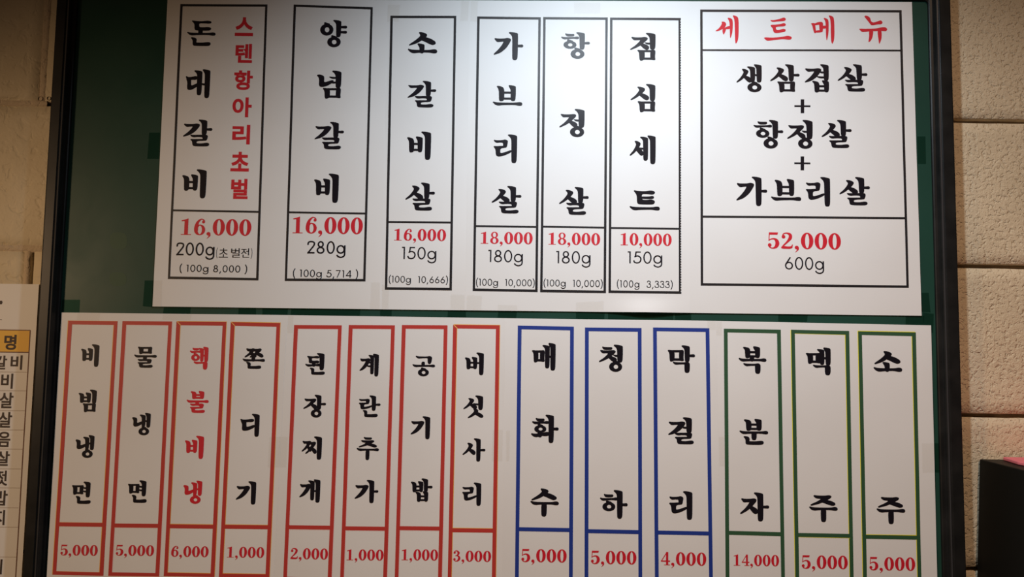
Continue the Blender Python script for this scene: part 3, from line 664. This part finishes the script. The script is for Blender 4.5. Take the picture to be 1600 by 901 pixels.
word(T3, b, [('점', 984.4, 51, 1024.3, 95.4), ('심', 985, 130.8, 1024, 175.8), ('세', 983.7, 211, 1024.5, 256.6), ('트', 983.7, 297, 1031, 329)], label='bold black lettering 점심세트')
price(T3, b, '10,000', 969.6, 364.4, 1049.5, 383.5)
small(T3, b, '150g', 980.7, 392.8, 1034.8, 411.6, 10)
small(T3, b, '(100g  3,333)', 963.8, 438.2, 1051, 449.2, 10.8, 'unit_price', 3)
dots = []
for k in range(107):
    t = k / 106; x, y = 1062.8 + .7 * t, 32 + 422 * t
    dots.append([pxz(x, y), pxz(x + .9, y), pxz(x + .9, y + 1.7), pxz(x, y + 1.7)])
tag(prn(T3, 'border_speckle', dots, M['paper'], b, off=.00022, label='dotted white edge along the rule'), kind='stuff')
b = column(T4, [(1094, 14.8), (1408.8, 19.3 - 3.6), (1420, 449.6), (1094.8, 446)], 3, [(77, 77.6, 2.8), (336.5, 339, 3.4)], 'line', 3.2)
P = []
for ch in '세트메뉴':
    prn(T4, 'letter', [[pxz(1105 + x / 5.424, 10 + y / 5.424) for x, y in chaikin(q, 2)] for q in BRUSH[ch]], M['red'], b, label='red brush-drawn letter ' + ch)

word(T4, b, [('생', 1150.2, 100, 1190.3, 144.5), ('삼', 1202.8, 100, 1249.5, 145), ('겹', 1256.7, 100, 1295.2, 145), ('살', 1308, 100, 1355.7, 143.5)], label='bold black lettering 생삼겹살')
word(T4, b, [('항', 1177, 187, 1224, 232.5), ('정', 1229.4, 187, 1270, 232.8), ('살', 1283, 187, 1331, 231.5)], label='bold black lettering 항정살')
word(T4, b, [('가', 1150.2, 275.4, 1199, 322), ('브', 1204.3, 279, 1251.8, 314), ('리', 1258.7, 276, 1297.5, 322.7), ('살', 1311, 276, 1359.8, 321)], label='bold black lettering 가브리살')
for yy in (155.3, 244.3):
    prn(T4, 'plus_sign', [[pxz(1241, yy + 9.2), pxz(1266, yy + 9.4), pxz(1266, yy + 12.2), pxz(1241, yy + 12)], [pxz(1250.8, yy), pxz(1256.3, yy), pxz(1256.3, yy + 21.6), pxz(1250.8, yy + 21.6)]], M['ink'], b)
price(T4, b, '52,000', 1199.5, 363.5, 1313.8, 389)
small(T4, b, '600g', 1226.3, 401.5, 1287.5, 421.2, 10)
# lower row ------------------------------------------------------
def low(S, q, bar, m, w_, name, pr, px0, py0, px1, py1, ink='ink', fringe=None, t=5.9):
    b = column(S, q, t, [(*bar, 6.3)], m, 5.5, fringe)
    word(S, b, w_, fn=lambda c: hangul(c, 2.0), ink=ink, label=('bold red lettering ' if ink == 'red' else 'bold black lettering ') + name)
    price(S, b, pr, px0, py0, px1, py1)
OR, PK, YE = ('orange', .8, -.8), ('pinkline', .7, .7), ('yellow', .9, -.9)
low(B1, [(106.8, 500.7), (184, 501.5), (161.7, 899), (82.5, 897.3)], (815.4, 816.3), 'redline', [('비', 125.4, 537.2, 155.8, 573), ('빔', 121.4, 608, 151.7, 644), ('냉', 116.5, 679, 148, 715.4), ('면', 111, 751.6, 143.5, 787)], '비빔냉면', '5,000', 95.2, 850.6, 153, 867.4, fringe=('orange', -.8, -.3))
low(B1, [(191.6, 501.2), (269.2, 502), (248.7, 900.3), (169.3, 899)], (817.3, 818), 'redline', [('물', 209, 541, 246, 574.5), ('냉', 205.4, 644.2, 236.2, 680), ('면', 198.7, 749.6, 230.8, 785.4)], '물냉면', '5,000', 181.4, 851, 240.7, 867.9, fringe=PK)
low(B1, [(276, 502), (354, 502.8), (335, 901), (255.8, 899.7)], (818.5, 819.4), 'redline', [('핵', 295.7, 541, 326.4, 577.3), ('불', 291, 610, 327, 645), ('비', 288, 680, 319.2, 716.7), ('냉', 285.5, 750, 316.4, 787)], '핵불비냉', '6,000', 267.6, 852.7, 326, 869.6, ink='red', fringe=OR)
low(B1, [(360.8, 503), (438, 504.3), (420.9, 902), (342, 901)], (819.3, 820.2), 'redline', [('쫀', 378.7, 543.6, 415, 576.3), ('디', 374.4, 645.7, 406, 682.2), ('기', 368, 751, 400.7, 788)], '쫀디기', '1,000', 355, 853.8, 413, 870.8, fringe=OR)
low(B2, [(459.6, 507.4), (534, 508), (518, 908), (442.5, 906)], (820, 820.8), 'redline', [('된', 476.5, 550.8, 508.6, 585.5), ('장', 473.4, 616, 510, 652.4), ('찌', 470.8, 681, 503.5, 718), ('개', 467.3, 748, 501, 785)], '된장찌개', '2,000', 454, 856, 512.6, 873.2, fringe=PK)
low(B2, [(545, 507.4), (617, 508), (604.5, 908), (531.4, 907)], (821.7, 822.5), 'redline', [('계', 561.5, 552, 592.4, 588), ('란', 560.2, 617, 595.2, 651.6), ('추', 556.8, 682, 592.8, 718.7), ('가', 553.8, 749, 591.8, 786)], '계란추가', '1,000', 541.8, 858, 599.4, 875, fringe=PK)
low(B2, [(628, 507.4), (699.3, 508), (690.3, 909), (616.6, 908)], (821.5, 822.2), 'redline', [('공', 644, 555.4, 680.2, 588), ('기', 641.4, 649.6, 672.5, 686), ('밥', 641.4, 746.7, 676.2, 784)], '공기밥', '1,000', 627.6, 857.7, 684.5, 875, fringe=PK)
low(B2, [(708, 507), (780.8, 508), (774.4, 911), (699.4, 909)], (824.7, 825.5), 'redline', [('버', 726, 550, 756.3, 586), ('섯', 723.6, 617, 755.8, 653.4), ('사', 722.5, 684, 758.8, 721), ('리', 721.8, 753, 752.2, 790)], '버섯사리', '3,000', 708.3, 859.8, 767.4, 877, fringe=OR)
low(B3, [(809, 508.4), (896.7, 510), (894.8, 914), (804.5, 912)], (823, 824.4), 'blueline', [('매', 830.8, 535, 868.4, 578.8), ('화', 829.6, 647, 873.2, 692), ('수', 828.5, 762, 873.4, 807)], '매화수', '5,000', 814.7, 857.4, 885.4, 877.8)
low(B3, [(914, 511.4), (1002.3, 512.2), (1003.5, 916), (913.3, 914)], (826.2, 827.8), 'blueline', [('청', 935.7, 537.7, 973.3, 581), ('하', 937.2, 764.6, 980.9, 810.3)], '청하', '5,000', 923.4, 860.2, 994.4, 881)
low(B3, [(1020.2, 511.4), (1108.3, 512.5), (1114, 918), (1023.4, 916)], (828.4, 830), 'blueline', [('막', 1043.2, 538.7, 1086, 582.6), ('걸', 1044, 651, 1084, 694), ('리', 1045.6, 766.4, 1082, 812)], '막걸리', '4,000', 1032.6, 862.4, 1103.5, 883)
low(B4, [(1131, 513.2), (1220, 514.8), (1226.5, 920), (1133.8, 918)], (828.8, 830.8), 'greenline', [('복', 1154, 540.3, 1197.8, 584), ('분', 1155, 653.4, 1200.4, 695), ('자', 1156, 768.3, 1202, 814.4)], '복분자', '14,000', 1146.2, 866, 1217, 883.6)
low(B4, [(1236, 514.8), (1326.8, 516.8), (1334, 922), (1242.8, 920)], (832, 833.5), 'greenline', [('맥', 1258.8, 542, 1298.4, 586.2), ('주', 1263.8, 772.7, 1309, 815.6)], '맥주', '5,000', 1252.4, 867.2, 1324.3, 888.2, fringe=('yellow', -.9, .5))
low(B4, [(1340.8, 517.3), (1430.9, 519), (1440, 924), (1348.8, 922)], (835, 836.4), 'greenline', [('소', 1364.3, 547.7, 1409.7, 581), ('주', 1369, 775.6, 1414.8, 818.8)], '소주', '5,000', 1358.2, 870, 1429.8, 890.8, fringe=('yellow', -1., -1.))
# clear tape on the paper edges
for S, qs in ((T1, [[(239, 438), (254, 438), (253, 478), (238.6, 478)], [(580, 441), (594, 441), (593, 482), (578, 482)]]),
              (T2, [[(606, 8), (625, 8), (623, 34), (605, 34)], [(597, 445), (608, 445), (607, 482), (597, 482)], [(704, 460), (726, 460), (726, 483), (704, 483)], [(721, 2), (733, 2), (731, 33), (719, 33)]]),
              (T3, [[(736, 2), (747, 2), (745, 34), (735, 34)], [(730, 461), (753, 462), (752, 484), (729, 483)], [(778, 476), (808, 477), (808, 484), (778, 484)], [(900, 472), (943, 470), (943, 485), (900, 485)], [(897, 4), (938, 4), (938, 21), (897, 21)]]),
              (B1, [[(121, 489), (157, 489.5), (155, 501), (120, 500)], [(255, 491), (300, 491), (298, 500), (254, 500)], [(421, 682), (438, 682), (434, 730), (418, 730)]]),
              (B2, [[(450, 493), (459, 493), (458, 520), (449, 520)], [(437, 682), (450, 682), (447, 730), (434, 730)], [(770, 671), (786, 671), (785, 720), (768, 720)]]),
              (B3, [[(791, 672), (797, 672), (796, 720), (791, 720)], [(1105, 500.8), (1118, 501), (1118, 515), (1105, 515)]]),
              (B4, [[(1119, 502), (1128, 502), (1128, 524), (1119, 524)], [(1440, 692), (1459, 692), (1459, 738), (1441, 738)], [(1123, 682), (1132, 682), (1133, 728), (1124, 728)]])):
    for q in qs: tape(S, q)
# ---------------------------------------------------------------- the price poster on the wall left of the board
YS_SAVE = YS
YS = -.0022
Q = {'seed': 90, 'dy': 0.0, 'lift': ()}
P4 = [at(-170, 441, YS), at(61, 444, YS), at(31.5, 905, YS), at(-200, 905, YS)]
P4[0].x = P4[3].x = P4[2].x - .21; P4[2].x = P4[1].x; P4[2].z = P4[3].z = P4[1].z - .46; P4[0].z = P4[1].z + .0003
V = []; F = []; nx, nz = 16, 30
for j in range(nz + 1):
    for i in range(nx + 1):
        u, v = i / nx, j / nz; c = P4[0] * (1 - u) * (1 - v) + P4[1] * u * (1 - v) + P4[2] * u * v + P4[3] * (1 - u) * v
        V.append(on(Q, c.x, c.z, 0))
for j in range(nz):
    for i in range(nx): F.append((j * (nx + 1) + i, (j + 1) * (nx + 1) + i, (j + 1) * (nx + 1) + i + 1, j * (nx + 1) + i + 1))
Q['org'] = tuple((P4[2] + P4[3]) / 2)
Q['obj'] = tag(link('price_poster', V, F, M['paper'], org=Q['org'], smooth=True), 'white paper poster with a table and yellow header cell, left of the board', 'poster')
prn(Q, 'header_cell', strip(pxz(-40, 514.5), pxz(47.5, 515.8), pxz(45.5, 549.8), pxz(-42, 548.6), 6), M['header'], Q['obj'], off=.0001, label='yellow header cell')
rules = []
def rule(xa, ya, xb, yb, t): return strip(pxz(xa, ya - t / 2), pxz(xb, yb - t / 2), pxz(xb, yb + t / 2), pxz(xa, ya + t / 2), 6)
rules += rule(-40, 514.4, 47.5, 515.8, 1.4) + rule(-42, 549.2, 45.5, 550.3, 1.6)
rules += strip(pxz(46.6, 515.5), pxz(23.6, 903), pxz(25.2, 903), pxz(48.2, 515.5), 24)
prn(Q, 'table_outline', rules, M['brown'], Q['obj'], off=.00016)
thinr = []
for yy, xe in ((581.2, 42), (610.3, 41), (641.5, 39), (671.5, 37), (701.3, 35.5), (732.3, 32.5), (762, 31), (793, 29), (823.3, 28), (870, 25.5)): prn(Q, 'row_rule', rule(-45, yy - .8, xe, yy, .9), M['grey_rule'], Q['obj'], off=.00016)
def qtext(s, items, bold, label):
    P = []
    for ch, x0, y0, x1, y1 in items: P += place(noto(ch, bold), x0, y0, x1, y1)
    prn(Q, 'table_text', P, M['tabletext'], Q['obj'], off=.0002, label=label)
qtext('h', [('명', 6, 522.5, 26.5, 546.5)], 3.2, 'bold black header lettering')
qtext('r', [('갈', -10, 555, 11.5, 577), ('비', 16, 554.5, 35.5, 577.5)], 2.2, 'dark table lettering')
for ch, x1, y0, y1, w_ in (('비', 21, 583, 607, 20), ('살', 21.5, 612.5, 637.5, 23), ('살', 19.5, 643, 668, 23), ('음', 17, 674, 698, 21), ('살', 16, 704, 727.5, 23), ('젓', 12.5, 734.5, 758.5, 21), ('밥', 12.5, 765.5, 789.5, 22), ('지', 8.2, 796, 820, 20), ('이', 4, 873, 897, 20)):
    qtext('r', [(ch, x1 - w_, y0, x1, y1)], 2.2, 'dark table lettering')
prn(Q, 'title_stroke', [[pxz(-6, 470), pxz(3, 469.5), pxz(4.3, 472), pxz(3, 475), pxz(-6, 475.5)], [pxz(-8, 498.6), pxz(3, 498.8), pxz(3, 499.8), pxz(-8, 499.6)]], M['tabletext'], Q['obj'], off=.0002)
YS = YS_SAVE
# ---------------------------------------------------------------- black box on the wall at the right, with a pink card on it
c = at(1531, 717, -.004)
BX, BZ = c.x, c.z
bo = bpy.data.objects.new('wall_cabinet', None); col.objects.link(bo); bo.location = (BX + .15, -.13, BZ - .42)
tag(bo, 'matt black box-shaped cabinet standing out from the wall at lower right', 'cabinet')
def inner(name, x0, x1, y0, y1, z0, z1, m, parent, o_, bev=.0012, lean=0.0, rot=0):
    bm = bmesh.new(); bmesh.ops.create_cube(bm, size=1)
    for v in bm.verts:
        v.co = Vector(((x0 + x1) / 2 + v.co.x * (x1 - x0), (y0 + y1) / 2 + v.co.y * (y1 - y0), (z0 + z1) / 2 + v.co.z * (z1 - z0)))
        v.co.x += lean * (v.co.z - BZ)
    bmesh.ops.bevel(bm, geom=bm.edges[:], offset=bev, segments=2, profile=.5, affect='EDGES')
    me = bpy.data.meshes.new(name); bm.to_mesh(me); bm.free(); me.materials.append(m)
    ob = bpy.data.objects.new(name, me); col.objects.link(ob)
    if parent:
        for v in me.vertices: v.co -= Vector(o_)
        ob.parent = parent
    else:
        for v in me.vertices: v.co -= Vector(o_)
        ob.location = o_
    return ob
LO = tuple(bo.location)
inner('body', BX, BX + .30, -.250, -.003, BZ - .42, BZ, M['black_box'], bo, LO, .0014, .052)
inner('front_panel', BX + .012, BX + .288, -.256, -.2495, BZ - .408, BZ - .012, M['frame'], bo, LO, .001, .052)
# pink card
zt = BZ + .0004
pk = [(BX + .026, -.012), (BX + .24, -.008), (BX + .25, -.20), (BX + .042, -.160), (BX + .0200, -.050)]
n = len(pk)
V = [(x, y, zt) for x, y in pk] + [(x, y, zt + .0042) for x, y in pk]
pink = fix(link('pink_folder', V, [list(range(n))[::-1], list(range(n, 2 * n))] + [(k, (k + 1) % n, n + (k + 1) % n, n + k) for k in range(n)], M['pink'], org=(BX + .13, -.1, zt)))
tag(pink, 'flat pink folder lying on top of the black cabinet', 'folder')
md = pink.modifiers.new('bevel', 'BEVEL'); md.width = .001; md.segments = 2
